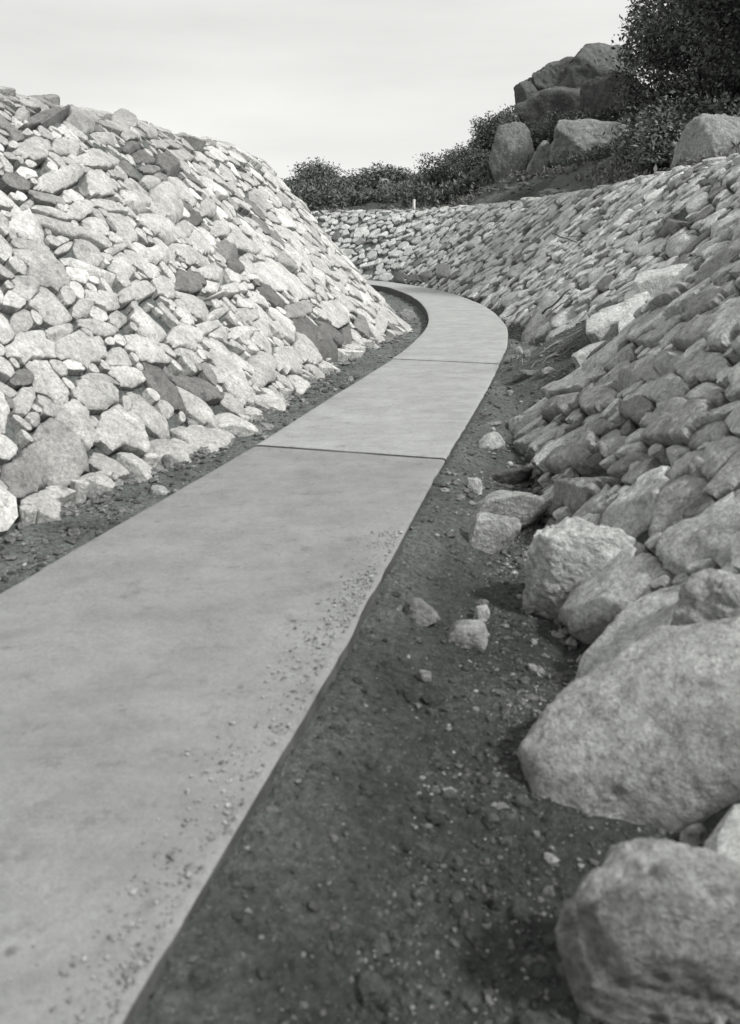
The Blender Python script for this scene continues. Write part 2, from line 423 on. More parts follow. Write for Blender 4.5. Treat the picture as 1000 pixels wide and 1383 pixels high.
NEARR = [(772,536,42,12,-32,.42),(760,562,34,14,-34,.34),(809,560,28,20,-20,.36),(860,573,24,16,-10,.3),(896,547,34,15,-25,.44),(860,524,40,13,-20,.4),(779,507,28,14,-35,.42),
(806,597,20,13,-20,.34),(821,616,18,21,0,.38),(914,596,58,22,-20,.40),(960,612,28,18,-20,.42),(779,632,42,21,-22,.36),(785,680,44,24,-30,.36),
(845,648,30,16,-5,.38),(815,478,34,11,-38,.44),(850,450,28,12,-35,.44),(905,505,36,14,-28,.44),(940,470,36,14,-30,.42),(890,470,30,9,-30,.42),(900,420,34,10,-30,.4),
(955,430,34,12,-30,.38),(945,520,38,16,-25,.42),(950,555,30,12,-20,.4),(855,400,26,12,-40,.4),(800,440,1,1,0,.4),(930,380,44,15,-25,.43)]
FARR = [(905,315,30,15,-22,.24),(800,305,22,7,-25,.42),(540,378,13,7,10,.22),(562,381,10,6,10,.22),(818,392,16,10,-50,.26),(640,330,12,7,-20,.46),(700,372,18,9,-20,.46),
(690,411,16,8,-45,.42),(735,431,28,10,-55,.4),(762,437,30,9,-48,.44),(600,372,12,9,0,.3),(575,378,10,7,0,.28)]

def jac(px, py):
    c = hit(px, py)
    if c is None: return None
    a = hit(px + 3, py); b = hit(px, py + 3)
    if a is None or b is None: return None
    B = np.array([[a[0] - c[0], b[0] - c[0]], [a[1] - c[1], b[1] - c[1]]]) / 3
    if abs(np.linalg.det(B)) < 1e-9 or np.hypot(*B[:, 1]) * 20 > 4: return None
    return c, B

EPS = .03
def grad(x, y):
    e = .12
    gx_ = (height(x + e, y, False) - height(x - e, y, False)) / (2 * e)
    gy_ = (height(x, y + e, False) - height(x, y - e, False)) / (2 * e)
    return gx_, gy_

def in_wall(x, y, which):
    z, dL, dR = height(x, y, False, True)
    if which == 'left': return (dL > -.02) & (dL < 2.75) & (y > 1.0) & (y < 21)
    ok = (dR > -.02)
    if which == 'near': return ok & (dR < 3.1) & (y > .3) & nearside(x, y) & (np.hypot(x - .9, y - 2.1) > .42) & (np.hypot(x - .95, y - 1.25) > .42) & (np.hypot(x - .80, y - 3.2) > .27)
    dc = 2.55 + .12 * n2(x, y, 1.5, 2)
    return ok & (dR < dc) & ~nearside(x, y) & (y < 37)
def nearside(x, y):
    # the near right hand wall stands proud of the far one along a line running up the slope
    return y < 6.75 + .95 * (x - 1.35)
def lift_dir(x, y): return grad(x, y)

class Stones:
    def __init__(s, which): s.which = which; s.c = []; s.A = []; s.tone = []; s.rad = []; s.grid = {}
    def key(s, c): return (int(math.floor(c[0] / .6)), int(math.floor(c[1] / .6)))
    def near(s, c, r=1):
        kx, ky = s.key(c); o = []
        for i in range(-r, r + 1):
            for j in range(-r, r + 1): o += s.grid.get((kx + i, ky + j), [])
        return o
    def ok(s, c, A, f):
        o = s.near(c)
        if not o: return True
        C = s._c[o]; AA = s._A[o]
        D = C - c; L = np.hypot(D[:, 0], D[:, 1]) + 1e-9; U = D / L[:, None]
        ri = 1 / np.hypot(*(A @ U.T)); rj = 1 / np.linalg.norm(np.einsum('nij,nj->ni', AA, U), axis=1)
        return bool(np.all(L > f * (ri + rj)))
    def add(s, c, A, tone):
        if not hasattr(s, '_c'): s._c = np.zeros((9000, 2)); s._A = np.zeros((9000, 2, 2)); s.n = 0
        s._c[s.n] = c; s._A[s.n] = A; s.tone.append(tone); s.grid.setdefault(s.key(c), []).append(s.n); s.n += 1

def fill(S, lo, hi, passes, phi_fn, tone_fn, hand):
    for (px, py, a, b, ang, tn) in hand:
        if a < 3: continue
        r = jac(px, py)
        if r is None: print('miss', px, py); continue
        c, B = r; an = R(ang)
        Rm = np.array([[math.cos(an), math.sin(an)], [-math.sin(an), math.cos(an)]])
        A = np.diag([1 / a, 1 / b]) @ Rm @ np.linalg.inv(B)
        if not in_wall(np.array([c[0]]), np.array([c[1]]), S.which)[0]: print('off wall', S.which, px, py, c); continue
        S.add(np.array(c[:2]), A, tn)
    for (a0, a1, n, yl) in passes:
        x = RNG.uniform(lo[0], hi[0], n); y = RNG.uniform(lo[1], min(hi[1], yl), n)
        w = in_wall(x, y, S.which); x = x[w]; y = y[w]
        if not len(x): continue
        gx_, gy_ = grad(x, y); z = height(x, y, False)
        for i in range(len(x)):
            gm = math.hypot(gx_[i], gy_[i])
            if gm < .05: u = np.array([1., 0.]); cs = 1
            else: u = np.array([gx_[i], gy_[i]]) / gm; cs = 1 / math.sqrt(1 + gm * gm)
            a = RNG.uniform(a0, a1); b = a * RNG.uniform(.5, .95)
            ph = phi_fn(z[i])
            T = np.array([[u[1], -u[0]], u / cs])         # contour / upslope metric coordinates
            Rm = np.array([[math.cos(ph), math.sin(ph)], [-math.sin(ph), math.cos(ph)]])
            A = np.diag([1 / a, 1 / b]) @ Rm @ T
            c = np.array([x[i], y[i]])
            if S.n < 8990 and S.ok(c, A, .80): S.add(c, A, tone_fn(x[i], y[i], z[i]))

_tmpl = {}
def template(K, NR):
    if (K, NR) in _tmpl: return _tmpl[(K, NR)]
    s = np.concatenate([[1.0, 1.0], 1 - np.linspace(0, 1, NR + 1)[1:-1] ** 1.7])   # skirt, rim, ... , inner
    f = []
    nr = len(s)
    for r in range(nr - 1):
        for k in range(K):
            k1 = (k + 1) % K
            f.append((r * K + k, r * K + k1, (r + 1) * K + k1, (r + 1) * K + k))
    c = nr * K
    for k in range(K): f.append(((nr - 1) * K + k, (nr - 1) * K + (k + 1) % K, c))
    _tmpl[(K, NR)] = (s, f); return _tmpl[(K, NR)]

def tri_faces(f):
    o = []
    for q in f:
        if len(q) == 3: o.append(q)
        else: o.append((q[0], q[1], q[2])); o.append((q[0], q[2], q[3]))
    return np.array(o)

def build_wall(S, name, label, mat, thick, gap, stuffname):
    n = S.n; C = S._c[:n]; A = S._A[:n]
    Ai = np.linalg.inv(A)
    gx_, gy_ = grad(C[:, 0], C[:, 1]); z0 = height(C[:, 0], C[:, 1], False)
    z0 = z0 + .075
    P0 = np.stack([C[:, 0], C[:, 1], z0], -1)
    size = np.sqrt(np.abs(np.linalg.det(Ai)))
    px, py, dep = project(P0)
    vis = (px > -30) & (px < 1030) & (py > -30) & (py < 1410) & (dep > .2)
    sc = np.where(vis, size / np.maximum(dep, .2), 0) * F
    if S.which == 'left': sc = sc * (C[:, 1] < 17)
    order = np.argsort(-sc)
    wall = empty(name, (float(C[:, 0].mean()), float(C[:, 1].mean()), 0)); props(wall, label, 'stone wall')
    SV, SF, ST = [], [], []; off = 0
    for rank, i in enumerate(order):
        part = rank < 299 and sc[i] > 0
        K, NR = (56, 12) if sc[i] > 40 else (40, 8) if sc[i] > 18 else (26, 6) if sc[i] > 9 else (16, 4) if sc[i] > 4 else (11, 3)
        if not sc[i] > 0: K, NR = 9, 2
        s, f = template(K, NR)
        o = [j for j in S.near(C[i], 2 if size[i] > .3 else 1) if j != i]
        th = np.arange(K) * 2 * math.pi / K + RNG.uniform(0, 1)
        dr = np.stack([np.cos(th), np.sin(th)], -1)
        pd = dr @ Ai[i].T
        tt = np.linspace(.35, 1.9, 32)
        pts = C[i] + pd[None] * tt[:, None, None]
        tb = np.full(K, 1.9)
        if o:
            dj = np.linalg.norm(np.einsum('nij,tknj->tkni', A[o], pts[:, :, None, :] - C[o]), axis=-1).min(-1)
            bad = dj < tt[:, None]
            first = np.where(bad.any(0), bad.argmax(0), len(tt) - 1)
            tb = tt[first]
            # refine between samples
            fi = np.maximum(first - 1, 0); d0 = (dj - tt[:, None])[fi, np.arange(K)]; d1 = (dj - tt[:, None])[first, np.arange(K)]
            w = np.clip(d0 / (d0 - d1 + 1e-9), 0, 1); tb = np.where(bad.any(0) & (first > 0), tt[fi] + w * (tt[1] - tt[0]), tb)
        # broken outline: clip with a few random chords
        for q in range(RNG.integers(4, 8)):
            an = RNG.uniform(0, 2 * math.pi); rr = RNG.uniform(.84, 1.3)
            cs = np.cos(th - an); tb = np.where(cs > .05, np.minimum(tb, rr / np.maximum(cs, .05)), tb)
        L = np.linalg.norm(pd, axis=1)
        tb = np.maximum(tb - gap / L, .25)
        tb = tb * (1 + .05 * vnoise(np.stack([np.cos(th) * 2.6 + i, np.sin(th) * 2.6, np.zeros(K)], -1)) + .03 * RNG.standard_normal(K) * (K > 20))
        q = s[:, None, None] * tb[None, :, None] * dr[None]                    # normalised coordinates
        q = np.concatenate([q.reshape(-1, 2), [[0, 0]]])
        pl = q @ Ai[i].T
        T = thick * min(size[i], .26) * RNG.uniform(.75, 1.25)
        g = np.array([gx_[i], gy_[i]]); gm = np.hypot(*g) + 1e-6
        down = -(g / gm)
        # tilt: the downhill edge sits a little proud
        sl = RNG.normal(.11, .10); ax = RNG.normal(0, .09)
        up = pl @ (-down); sd_ = pl @ np.array([down[1], -down[0]])
        h = T * .75 - sl * up * 1.2 + ax * sd_
        for m in range(RNG.integers(5, 9) if K > 16 else 3):
            an = RNG.uniform(0, 2 * math.pi); r0 = RNG.uniform(-.1, .9); k = (RNG.uniform(.35, 1.0) if m % 3 else RNG.uniform(1.2, 2.6))
            h = np.minimum(h, T * (1.0 + RNG.uniform(-.05, .3)) - k * T * (q @ np.array([math.cos(an), math.sin(an)]) - r0) - sl * up * .8)
        ss = np.append(np.repeat(s, K), 0)
        h = h - T * .38 * ss ** 20
        P3 = np.stack([pl[:, 0] + C[i, 0], pl[:, 1] + C[i, 1], h + i], -1)
        fr = 1.0 / max(size[i], .05)
        h = h + T * (.10 * fbm(P3 * fr * 1.7, 2) + (.08 * fbm(P3 * fr * 6, 2) if K > 20 else 0))
        h[:K] = -.14
        Nn = np.array([-g[0], -g[1], 1.0]); Nn /= np.linalg.norm(Nn)
        V = P0[i] + np.stack([pl[:, 0], pl[:, 1], pl @ g], -1) + Nn * (h + .008 * math.sin(i * 7.1))[:, None]
        # taper the skirt inwards
        V[:K] = P0[i] + (V[:K] - P0[i]) * .93
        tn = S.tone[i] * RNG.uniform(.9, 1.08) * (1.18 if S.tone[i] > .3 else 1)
        if part:
            org = P0[i] - Nn * .05
            mesh_obj('stone', V, f, mat, parent=wall, origin=org, tone=tn, sharp=26, smooth=K > 30)
        else:
            SV.append(V); SF.append(tri_faces(f) + off); ST.append(np.full(len(V), tn)); off += len(V)
    if SV:
        o = mesh_obj(stuffname, np.vstack(SV), np.vstack(SF), mat, parent=wall, tone=np.concatenate(ST), smooth=False)
        o.location = -wall.location; props(o, kind='stuff')
    print(name, n, 'stones', off)
    return wall

rn = random.Random(5)
def phiL(z): return R(rn.gauss(90, 22)) if z < .45 else R(rn.choice((rn.gauss(0, 20), rn.gauss(60, 25))))
def phiR(z): return R(rn.gauss(85, 28)) if rn.random() < .55 else R(rn.uniform(0, 180))
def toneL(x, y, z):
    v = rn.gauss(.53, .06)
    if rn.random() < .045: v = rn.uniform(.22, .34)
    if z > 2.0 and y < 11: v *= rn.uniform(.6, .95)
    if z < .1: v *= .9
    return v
def toneR(x, y, z):
    v = rn.gauss(.55, .07)
    if rn.random() < .10: v = rn.uniform(.2, .3)
    return v
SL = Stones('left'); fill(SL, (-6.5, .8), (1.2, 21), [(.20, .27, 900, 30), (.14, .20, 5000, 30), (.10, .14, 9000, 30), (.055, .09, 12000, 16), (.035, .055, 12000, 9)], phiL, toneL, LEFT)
SN = Stones('near'); fill(SN, (.6, .3), (7, 14), [(.24, .3, 400, 30), (.16, .22, 2500, 30), (.10, .15, 6000, 30), (.05, .08, 9000, 30), (.03, .05, 9000, 6)], phiR, toneR, NEARR)
SR = Stones('far'); fill(SR, (-14, 6), (8, 37), [(.19, .26, 1600, 40), (.13, .18, 16000, 40), (.09, .12, 22000, 40), (.055, .08, 16000, 15)], lambda z: R(rn.uniform(0, 180)), toneR, FARR)
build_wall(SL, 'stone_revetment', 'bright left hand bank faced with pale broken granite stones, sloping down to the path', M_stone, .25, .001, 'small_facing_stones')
build_wall(SN, 'stone_revetment', 'near right hand bank of rough slanting stones standing proud beside the soil hollow', M_dull, .32, .001, 'small_facing_stones')
build_wall(SR, 'stone_revetment', 'far right hand bank of small slanting stones curving round the bend below the boulders', M_dull, .32, .001, 'small_facing_stones')

# ------------------------------------------------------------------ rocks
def ico(sub):
    t = (1 + 5 ** .5) / 2
    v = [(-1,t,0),(1,t,0),(-1,-t,0),(1,-t,0),(0,-1,t),(0,1,t),(0,-1,-t),(0,1,-t),(t,0,-1),(t,0,1),(-t,0,-1),(-t,0,1)]
    f = [(0,11,5),(0,5,1),(0,1,7),(0,7,10),(0,10,11),(1,5,9),(5,11,4),(11,10,2),(10,7,6),(7,1,8),(3,9,4),(3,4,2),(3,2,6),(3,6,8),(3,8,9),(4,9,5),(2,4,11),(6,2,10),(8,6,7),(9,8,1)]
    v = [np.array(p) / np.linalg.norm(p) for p in v]
    for _ in range(sub):
        c = {}; nf = []
        def mid(a, b):
            k = (min(a, b), max(a, b))
            if k not in c:
                p = v[a] + v[b]; v.append(p / np.linalg.norm(p)); c[k] = len(v) - 1
            return c[k]
        for a, b, d in f:
            ab, bd, da = mid(a, b), mid(b, d), mid(d, a)
            nf += [(a, ab, da), (b, bd, ab), (d, da, bd), (ab, bd, da)]
        f = nf
    return np.array(v), np.array(f)
ICO = {k: ico(k) for k in range(6)}
def rock_verts(dims, seed, sub=4, planes=12, rough=.06, rnd=.12):
    rg = np.random.default_rng(seed)
    D, f = ICO[sub]
    n = rg.standard_normal((planes, 3)); n /= np.linalg.norm(n, axis=1)[:, None]
    n = np.vstack([n, [[0, 0, 1], [0, 0, -1]]]); h = np.concatenate([rg.uniform(.72, 1.0, planes), [.9, .9]])
    dn = D @ n.T
    r = np.where(dn > .12, h[None] / np.maximum(dn, .12), 9)
    k = 1 / rnd
    rr = -np.log(np.exp(-k * np.minimum(r, 3)).sum(1)) / k          # rounded arrises
    rr = np.clip(rr, .3, 1.5)
    V = D * rr[:, None]
    V = V * (1 + rough * fbm(V * 2.2 + seed * 3.1, 3))[:, None] + D * (rough * .45 * fbm(V * 7 + seed, 3))[:, None]
    V = V * np.asarray(dims) / np.abs(V).max(0)
    return V, f

def rock(name, px, py, a, b, seed, tone, label, cat='rock', depth=None, fat=.8, rot=0, sub=4, mat=None, planes=12, rough=.06, parent=None, sink=.25, group=None, yaw=None, rnd=.12):
    """a boulder seen at pixel px,py with half sizes a,b; it stands on the ground under its lower edge"""
    if depth is None:
        p = hit(px, py + b * .85)
        depth = p[1] + a / F * p[1] * fat * .6 if p is not None else 20
    c = at_depth(px, py, depth)
    dep = depth * ct - (c[2] - CH) * st
    ax, az = a / F * dep, b / F * dep
    V, f = rock_verts((ax, ax * fat, az * (1 + sink)), seed, sub, planes, rough, rnd)
    cr_, sr_ = math.cos(R(-rot)), math.sin(R(-rot))
    V = np.stack([V[:, 0] * cr_ - V[:, 2] * sr_, V[:, 1], V[:, 0] * sr_ + V[:, 2] * cr_], -1)
    V[:, 0] = (V[:, 0] - (V[:, 0].max() + V[:, 0].min()) / 2) * 2 * ax / np.ptp(V[:, 0])
    V[:, 2] = (V[:, 2] - V[:, 2].min()) / np.ptp(V[:, 2]) * az * (2 + 2 * sink) - az * (1 + 2 * sink)
    o = mesh_obj(name, V + c, f, mat or M_dull, parent=parent, origin=c, tone=tone, sharp=34)
    if parent is None: props(o, label, cat, group)
    elif label: o['label'] = label
    g = float(height(np.array([c[0]]), np.array([c[1]]), False)[0])
    print('%s px%d,%d depth %.1f bottom %.2f ground %.2f' % (name, px, py, depth, c[2] + V[:, 2].min(), g))
    return o

near_wall = [o for o in col.objects if o.name.startswith('stone_revetment') and 'near right' in o['label']][0]
rock('stone', 985, 1008, 285, 196, 5, .50, 'huge smooth boulder at the foot of the bank', depth=2.12, fat=.62, rot=-24, sub=5, parent=near_wall, planes=18, rough=.04, rnd=.08)
rock('stone', 800, 768, 90, 66, 8, .64, 'big pale rough block', depth=3.15, fat=.6, rot=-20, sub=5, parent=near_wall, planes=11, rough=.09)
rock('stone', 925, 765, 52, 58, 14, .50, None, depth=3.35, fat=.7, rot=-15, sub=5, parent=near_wall, planes=14, rough=.05, rnd=.07)
rock('stone', 985, 830, 84, 60, 21, .46, None, depth=None, fat=.7, rot=-20, sub=5, parent=near_wall, planes=10, rough=.07)
rock('stone', 955, 640, 26, 24, 23, .42, None, depth=None, fat=.8, rot=15, sub=4, parent=near_wall, planes=8, rough=.05)
rock('stone', 930, 1250, 190, 150, 31, .42, None, depth=1.45, fat=.5, rot=-30, sub=5, parent=near_wall, planes=10, rough=.06)

rock('loose_stone', 663, 598, 20, 15, 41, .50, 'pale rounded stone alone on the soil right of the path', 'stone', sub=4, planes=16, sink=.1)
rock('stone_block', 676, 688, 62, 32, 142, .46, 'long flat topped block lying across the soil behind the speckled cobble', 'stone', sub=5, planes=12, rot=-20, fat=.5, sink=.1, rough=.04, rnd=.07)
rock('loose_stone', 667, 725, 36, 29, 43, .46, 'speckled rounded granite cobble leaning on the long block', 'stone', sub=5, planes=14, fat=.7, sink=.1, rough=.04)
rock('loose_stone', 568, 822, 27, 17, 44, .27, 'dull wedge shaped stone half buried beside the edge of the path', 'stone', sub=4, planes=8, rot=-25, sink=.3)
rock('loose_stone', 629, 861, 32, 18, 45, .40, 'flat pointed stone lying on the dark soil below the small white one', 'stone', sub=4, planes=8, sink=.1)
rock('loose_stone', 650, 831, 12, 13, 46, .58, 'small whitish stone just above the flat pointed one', 'stone', sub=3, planes=8, sink=.1)
rock('loose_stone', 573, 911, 11, 8, 47, .34, 'little stone in the dark soil near the bottom of the slope', 'stone', sub=3, planes=8, sink=.1)
rock('loose_stone', 641, 658, 11, 13, 48, .55, 'small bright angular stone behind the left end of the long block', 'stone', sub=3, planes=7, sink=.1)
rock('loose_stone', 686, 640, 34, 13, 49, .15, 'low soil covered lump between the long block and the rounded stone', 'stone', sub=4, planes=10, rot=-15, sink=.4, fat=.7)
rock('loose_stone', 216, 664, 14, 8, 50, .52, 'pale flat stone resting at the left edge of the path', 'stone', sub=3, planes=8, sink=.1)
rock('loose_stone', 284, 590, 13, 6, 51, .46, 'thin flake of stone lying on the soil at the foot of the left bank', 'stone', sub=3, planes=8, sink=.1)
rock('loose_stone', 260, 577, 9, 13, 52, .46, 'small upright stone leaning against the foot of the left bank', 'stone', sub=3, planes=7, sink=.1)
rock('loose_stone', 230, 623, 12, 9, 53, .40, 'small square stone under the overhang of the left bank', 'stone', sub=3, planes=7, sink=.1)
rock('loose_stone', 700, 474, 9, 7, 54, .42, 'grey stone in the hollow beside the outside of the bend', 'stone', sub=3, planes=7, sink=.1)
rock('loose_stone', 713, 477, 7, 5, 55, .36, 'smaller grey stone touching the right side of the one in the hollow', 'stone', sub=3, planes=7, sink=.1)
rock('loose_stone', 741, 501, 10, 6, 56, .40, 'squarish stone at the right end of the small earth ridge', 'stone', sub=3, planes=7, sink=.2)
rock('loose_stone', 710, 506, 17, 7, 57, .26, 'long low earthy stone among dry stalks in the hollow', 'stone', sub=3, planes=9, sink=.3)
rock('loose_stone', 689, 531, 5, 4, 58, .52, 'tiny pale stone beside the path edge below the dry stalks', 'stone', sub=2, planes=7, sink=.1)
rock('loose_stone', 665, 573, 12, 4, 59, .34, 'thin stone just above the pale rounded one', 'stone', sub=3, planes=7, sink=.2)
rock('loose_stone', 474, 511, 4, 3, 60, .5, 'tiny stone on the left edge of the second slab', 'stone', sub=2, planes=7, sink=.1)
rock('loose_stone', 552, 425, 12, 8, 61, .36, 'earthy stone in the crook of the bend by the left bank', 'stone', sub=3, planes=9, sink=.3)

# boulders on the hill
hb = [(693, 202, 33, 38, .23, 'grey split boulder, left end of the boulder row above the far bank', None, 0),
      (730, 214, 19, 24, .27, 'small pointed boulder leaning between the two larger ones on the hill', None, 10),
      (800, 189, 58, 27, .32, 'wide flat boulder in the middle of the row above the far bank', None, 0),
      (962, 200, 56, 46, .34, 'smooth pale boulder at the right edge above the stone bank', 15.0, 0),
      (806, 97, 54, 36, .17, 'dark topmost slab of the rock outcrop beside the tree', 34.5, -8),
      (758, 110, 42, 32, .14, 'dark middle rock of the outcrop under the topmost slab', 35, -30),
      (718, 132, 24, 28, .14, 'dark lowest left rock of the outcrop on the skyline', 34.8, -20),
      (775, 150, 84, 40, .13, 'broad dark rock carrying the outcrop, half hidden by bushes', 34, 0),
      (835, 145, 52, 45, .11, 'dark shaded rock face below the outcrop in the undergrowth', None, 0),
      (645, 237, 19, 10, .26, 'low broken rock in front of the bushes, left of the boulder row', None, -10),
      (582, 273, 12, 9, .50, 'bright lone stone on the earth above the far bank near the white peg', None, -25),
      (474, 267, 13, 10, .40, 'pale hollow rock in the distant scrub, farthest left', None, 0),
      (522, 249, 12, 8, .36, 'dark capped rock in the distant scrub under the skyline', 44, 0),
      (497, 262, 14, 9, .08, 'dark rounded rock beside the pale hollow one in the distant scrub', None, 0),
      (838, 178, 16, 16, .18, 'small dark rock at the right shoulder of the wide flat boulder', None, 0),
      (742, 262, 16, 8, .16, 'half buried rock on the earth slope just above the far bank', None, -20)]
for i, (px, py, a, b, tn, lb, d, rt) in enumerate(hb):
    rock('boulder', px, py, a, b, (171, 74, 75, 76)[i] if i < 4 else 70 + i, tn, lb, 'boulder', depth=d, fat=.75, rot=rt, sub=5 if a > 25 else 4, mat=M_rock, planes=16, rnd=.15 if i == 3 else .05, rough=.07, sink=.45 if a > 12 else .3)

# ------------------------------------------------------------------ gravel and crumbs
def scatter_mesh(name, P, size, mat, tone, sub=0, squash=.6, jit=.2):
    D, f = ICO[sub]; n = len(P); m = len(D)
    ang = RNG.uniform(0, 2 * math.pi, n)
    V = D[None] * (1 + jit * RNG.standard_normal((n, m, 1))) * size[:, None, None] * np.stack([RNG.uniform(.7, 1.4, n), RNG.uniform(.6, 1.1, n), RNG.uniform(.4, .9, n) * squash * 1.4], -1)[:, None, :]
    c, s_ = np.cos(ang)[:, None], np.sin(ang)[:, None]
    V = np.stack([V[..., 0] * c - V[..., 1] * s_, V[..., 0] * s_ + V[..., 1] * c, V[..., 2]], -1) + P[:, None, :]
    Fc = (f[None] + (np.arange(n) * m)[:, None, None]).reshape(-1, 3)
    o = mesh_obj(name, V.reshape(-1, 3), Fc, mat, tone=np.repeat(tone, m), smooth=False)
    return o
def ground_points(n, lo, hi, power=1.0):
    u = RNG.uniform(0, 1, n); y = lo[1] * (hi[1] / lo[1]) ** u
    x = RNG.uniform(lo[0], hi[0], n) * np.maximum(y / hi[1], .0) ** power if power else RNG.uniform(lo[0], hi[0], n)
    return x, y
x = RNG.uniform(-2.2, 2.6, 240000); y = 1.0 * (24.0) ** RNG.uniform(0, 1, 240000)
z, dL, dR = height(x, y, True, True); dp = sdist(x, y, P_line, P_poly)
dens = n2(x, y, 1.3, 3, 6.)
right = x > (-.35 + .235 * y)
keep = (dL < .12) & (dR < .12) & (dp < -.005) & ((dens > .1) | (RNG.uniform(0, 1, len(x)) < .35) | ((dp > -.3) & right & (y > 2.6))) & (right | (RNG.uniform(0, 1, len(x)) < .35))
x, y, z = x[keep], y[keep], z[keep]
sz = np.clip(np.exp(RNG.normal(-5.5, .62, len(x))), .0015, .03) * np.clip(y / 3, .7, 1.6)
edge = sstep(-sdist(x, y, P_out, P_poly), .45, .05) * right[keep]
tn = np.where(RNG.uniform(0, 1, len(x)) < .16 + .3 * edge, RNG.uniform(.28, .55, len(x)), RNG.uniform(.10, .26, len(x)))
g1 = scatter_mesh('gravel', np.stack([x, y, z + sz * .2], -1), sz, M_dull, tn)
props(g1, 'gravel and earth crumbs scattered over the soil beside the path', kind='stuff')
x = RNG.uniform(-2, 2.4, 26000); y = 1.0 * (20.0) ** RNG.uniform(0, 1, 26000)
z, dL, dR = height(x, y, True, True); dp = sdist(x, y, P_line, P_poly)
k = (dL < .1) & (dR < .1) & (dp < -.03) & (n2(x, y, 1.7, 3, 16.) > -.2) & ((x > (-.35 + .235 * y)) | (RNG.uniform(0, 1, len(x)) < .3)); x, y, z = x[k], y[k], z[k]
sz = np.clip(np.exp(RNG.normal(-5.0, .55, len(x))), .003, .03)
g5 = scatter_mesh('soil_clods', np.stack([x, y, z + sz * .1], -1), sz, M_soil, RNG.uniform(.07, .13, len(x)) + .03 * sstep(y, 2.8, 4.5), sub=1, squash=.8, jit=.12)
props(g5, 'clods of dark earth lying loose on the soil beside the path', kind='stuff')
# spilled grit on the slab along its right edge near the bottom of the picture
n = 11000; t = RNG.uniform(0, 1, n) ** 1.5; y = 1.0 + 2.6 * t
xr = np.interp(y, P_out[:, 1][:40], P_out[:, 0][:40]); x = xr - np.abs(RNG.normal(0, .07, n) * (.35 + .65 * (n2(y * 3, y, 1.0, 2) > 0))) - .008
k = RNG.uniform(0, 1, n) < .12 + .5 * sstep(n2(x, y, 4, 3, 8.), -.3, .9); x, y = x[k], y[k]; n = len(x)
sz = np.clip(np.exp(RNG.normal(-6.25, .6, n)), .0007, .008)
g2 = scatter_mesh('grit', np.stack([x, y, np.full(n, .003) + sz * .2], -1), sz, M_dull, RNG.uniform(.28, .66, n))
props(g2, 'grit spilled on the slab along the right edge of the path', kind='stuff')
# rubble trickled at the foot of both banks
def foot(base, side, n, lo, hi):
    L = resample(base, 4000); L = L[(L[:, 1] > lo) & (L[:, 1] < hi)]
    i = RNG.integers(0, len(L), n); off = np.abs(RNG.normal(0, .10, n))
    x = L[i, 0] + side * off; y = L[i, 1] + RNG.normal(0, .05, n)
    return x, y
xa, ya = foot(L_base, 1, 1100, 1.5, 18); xb, yb = foot(R_base, -1, 1500, 1.2, 26)
x = np.r_[xa, xb]; y = np.r_[ya, yb]
dp = sdist(x, y, P_line, P_poly); x, y = x[dp < -.02], y[dp < -.02]; z = height(x, y)
sz = np.clip(np.exp(RNG.normal(-4.1, .5, len(x))), .006, .05)
g3 = scatter_mesh('rubble', np.stack([x, y, z + sz * .25], -1), sz, M_dull, RNG.uniform(.15, .42, len(x)), sub=1)
props(g3, 'stone chips trickled along the foot of both stone banks', kind='stuff')
# loose stones on the hill earth above the right bank
n = 2600; x = RNG.uniform(-3, 9, n); y = RNG.uniform(9, 34, n); z, dL, dR = height(x, y, True, True)
k = (dR > 2.4) & (dR < 9); x, y, z = x[k], y[k], z[k]; sz = np.clip(np.exp(RNG.normal(-3.2, .5, len(x))), .015, .14)
g4 = scatter_mesh('hill_stones', np.stack([x, y, z + sz * .2], -1), sz, M_rock, RNG.uniform(.12, .34, len(x)), sub=1)
props(g4, 'small stones scattered on the bare earth above the right bank', kind='stuff')

# ------------------------------------------------------------------ sticks, stalks, peg
def tube(P, r0, r1, k=5):
    P = np.asarray(P, float); n = len(P); V = []; 
    for i in range(n):
        d = P[min(i + 1, n - 1)] - P[max(i - 1, 0)]; d = d / (np.linalg.norm(d) + 1e-9)
        a = np.cross(d, [0, 0, 1.0]); 
        if np.linalg.norm(a) < .1: a = np.cross(d, [1.0, 0, 0])
        a /= np.linalg.norm(a); b = np.cross(d, a); r = r0 + (r1 - r0) * i / (n - 1)
        for j in range(k):
            t = 2 * math.pi * j / k; V.append(P[i] + r * (a * math.cos(t) + b * math.sin(t)))
    f = [(i * k + j, i * k + (j + 1) % k, (i + 1) * k + (j + 1) % k, (i + 1) * k + j) for i in range(n - 1) for j in range(k)]
    f = f + [tuple(range(k))[::-1], tuple((n - 1) * k + j for j in range(k))]
    return np.array(V), f
def stick(p0, p1, r, label, mat=M_stick, lift=.06, name='stick', bend=.02):
    a = hit(*p0); b = hit(*p1); a = a + [0, 0, .1 + lift]; b = b + [0, 0, .1 + lift]
    n = 7; t = np.linspace(0, 1, n)[:, None]
    P = a * (1 - t) + b * t; P[1:-1] += bend * RNG.standard_normal((n - 2, 3)) * .4
    if lift < .03: P[:, 2] = height(P[:, 0], P[:, 1]) + r + lift
    V, f = tube(P, r, r * .6, 6)
    o = mesh_obj(name, V, f, mat, origin=P.mean(0)); props(o, label, 'stick'); return o
stick((746, 334), (779, 349), .014, 'dark stick lying across the far bank stones, its lower end joined to a thinner one', lift=.16)
stick((765, 340), (792, 342), .008, 'thin dark twig beside the stick on the far bank stones', lift=.16)
stick((732, 448), (770, 415), .016, 'straight dark pole lying up the foot of the far bank', lift=.14)
stick((737, 452), (778, 420), .011, 'thinner pole beside the straight dark one at the foot of the far bank', lift=.14, mat=M_twig)
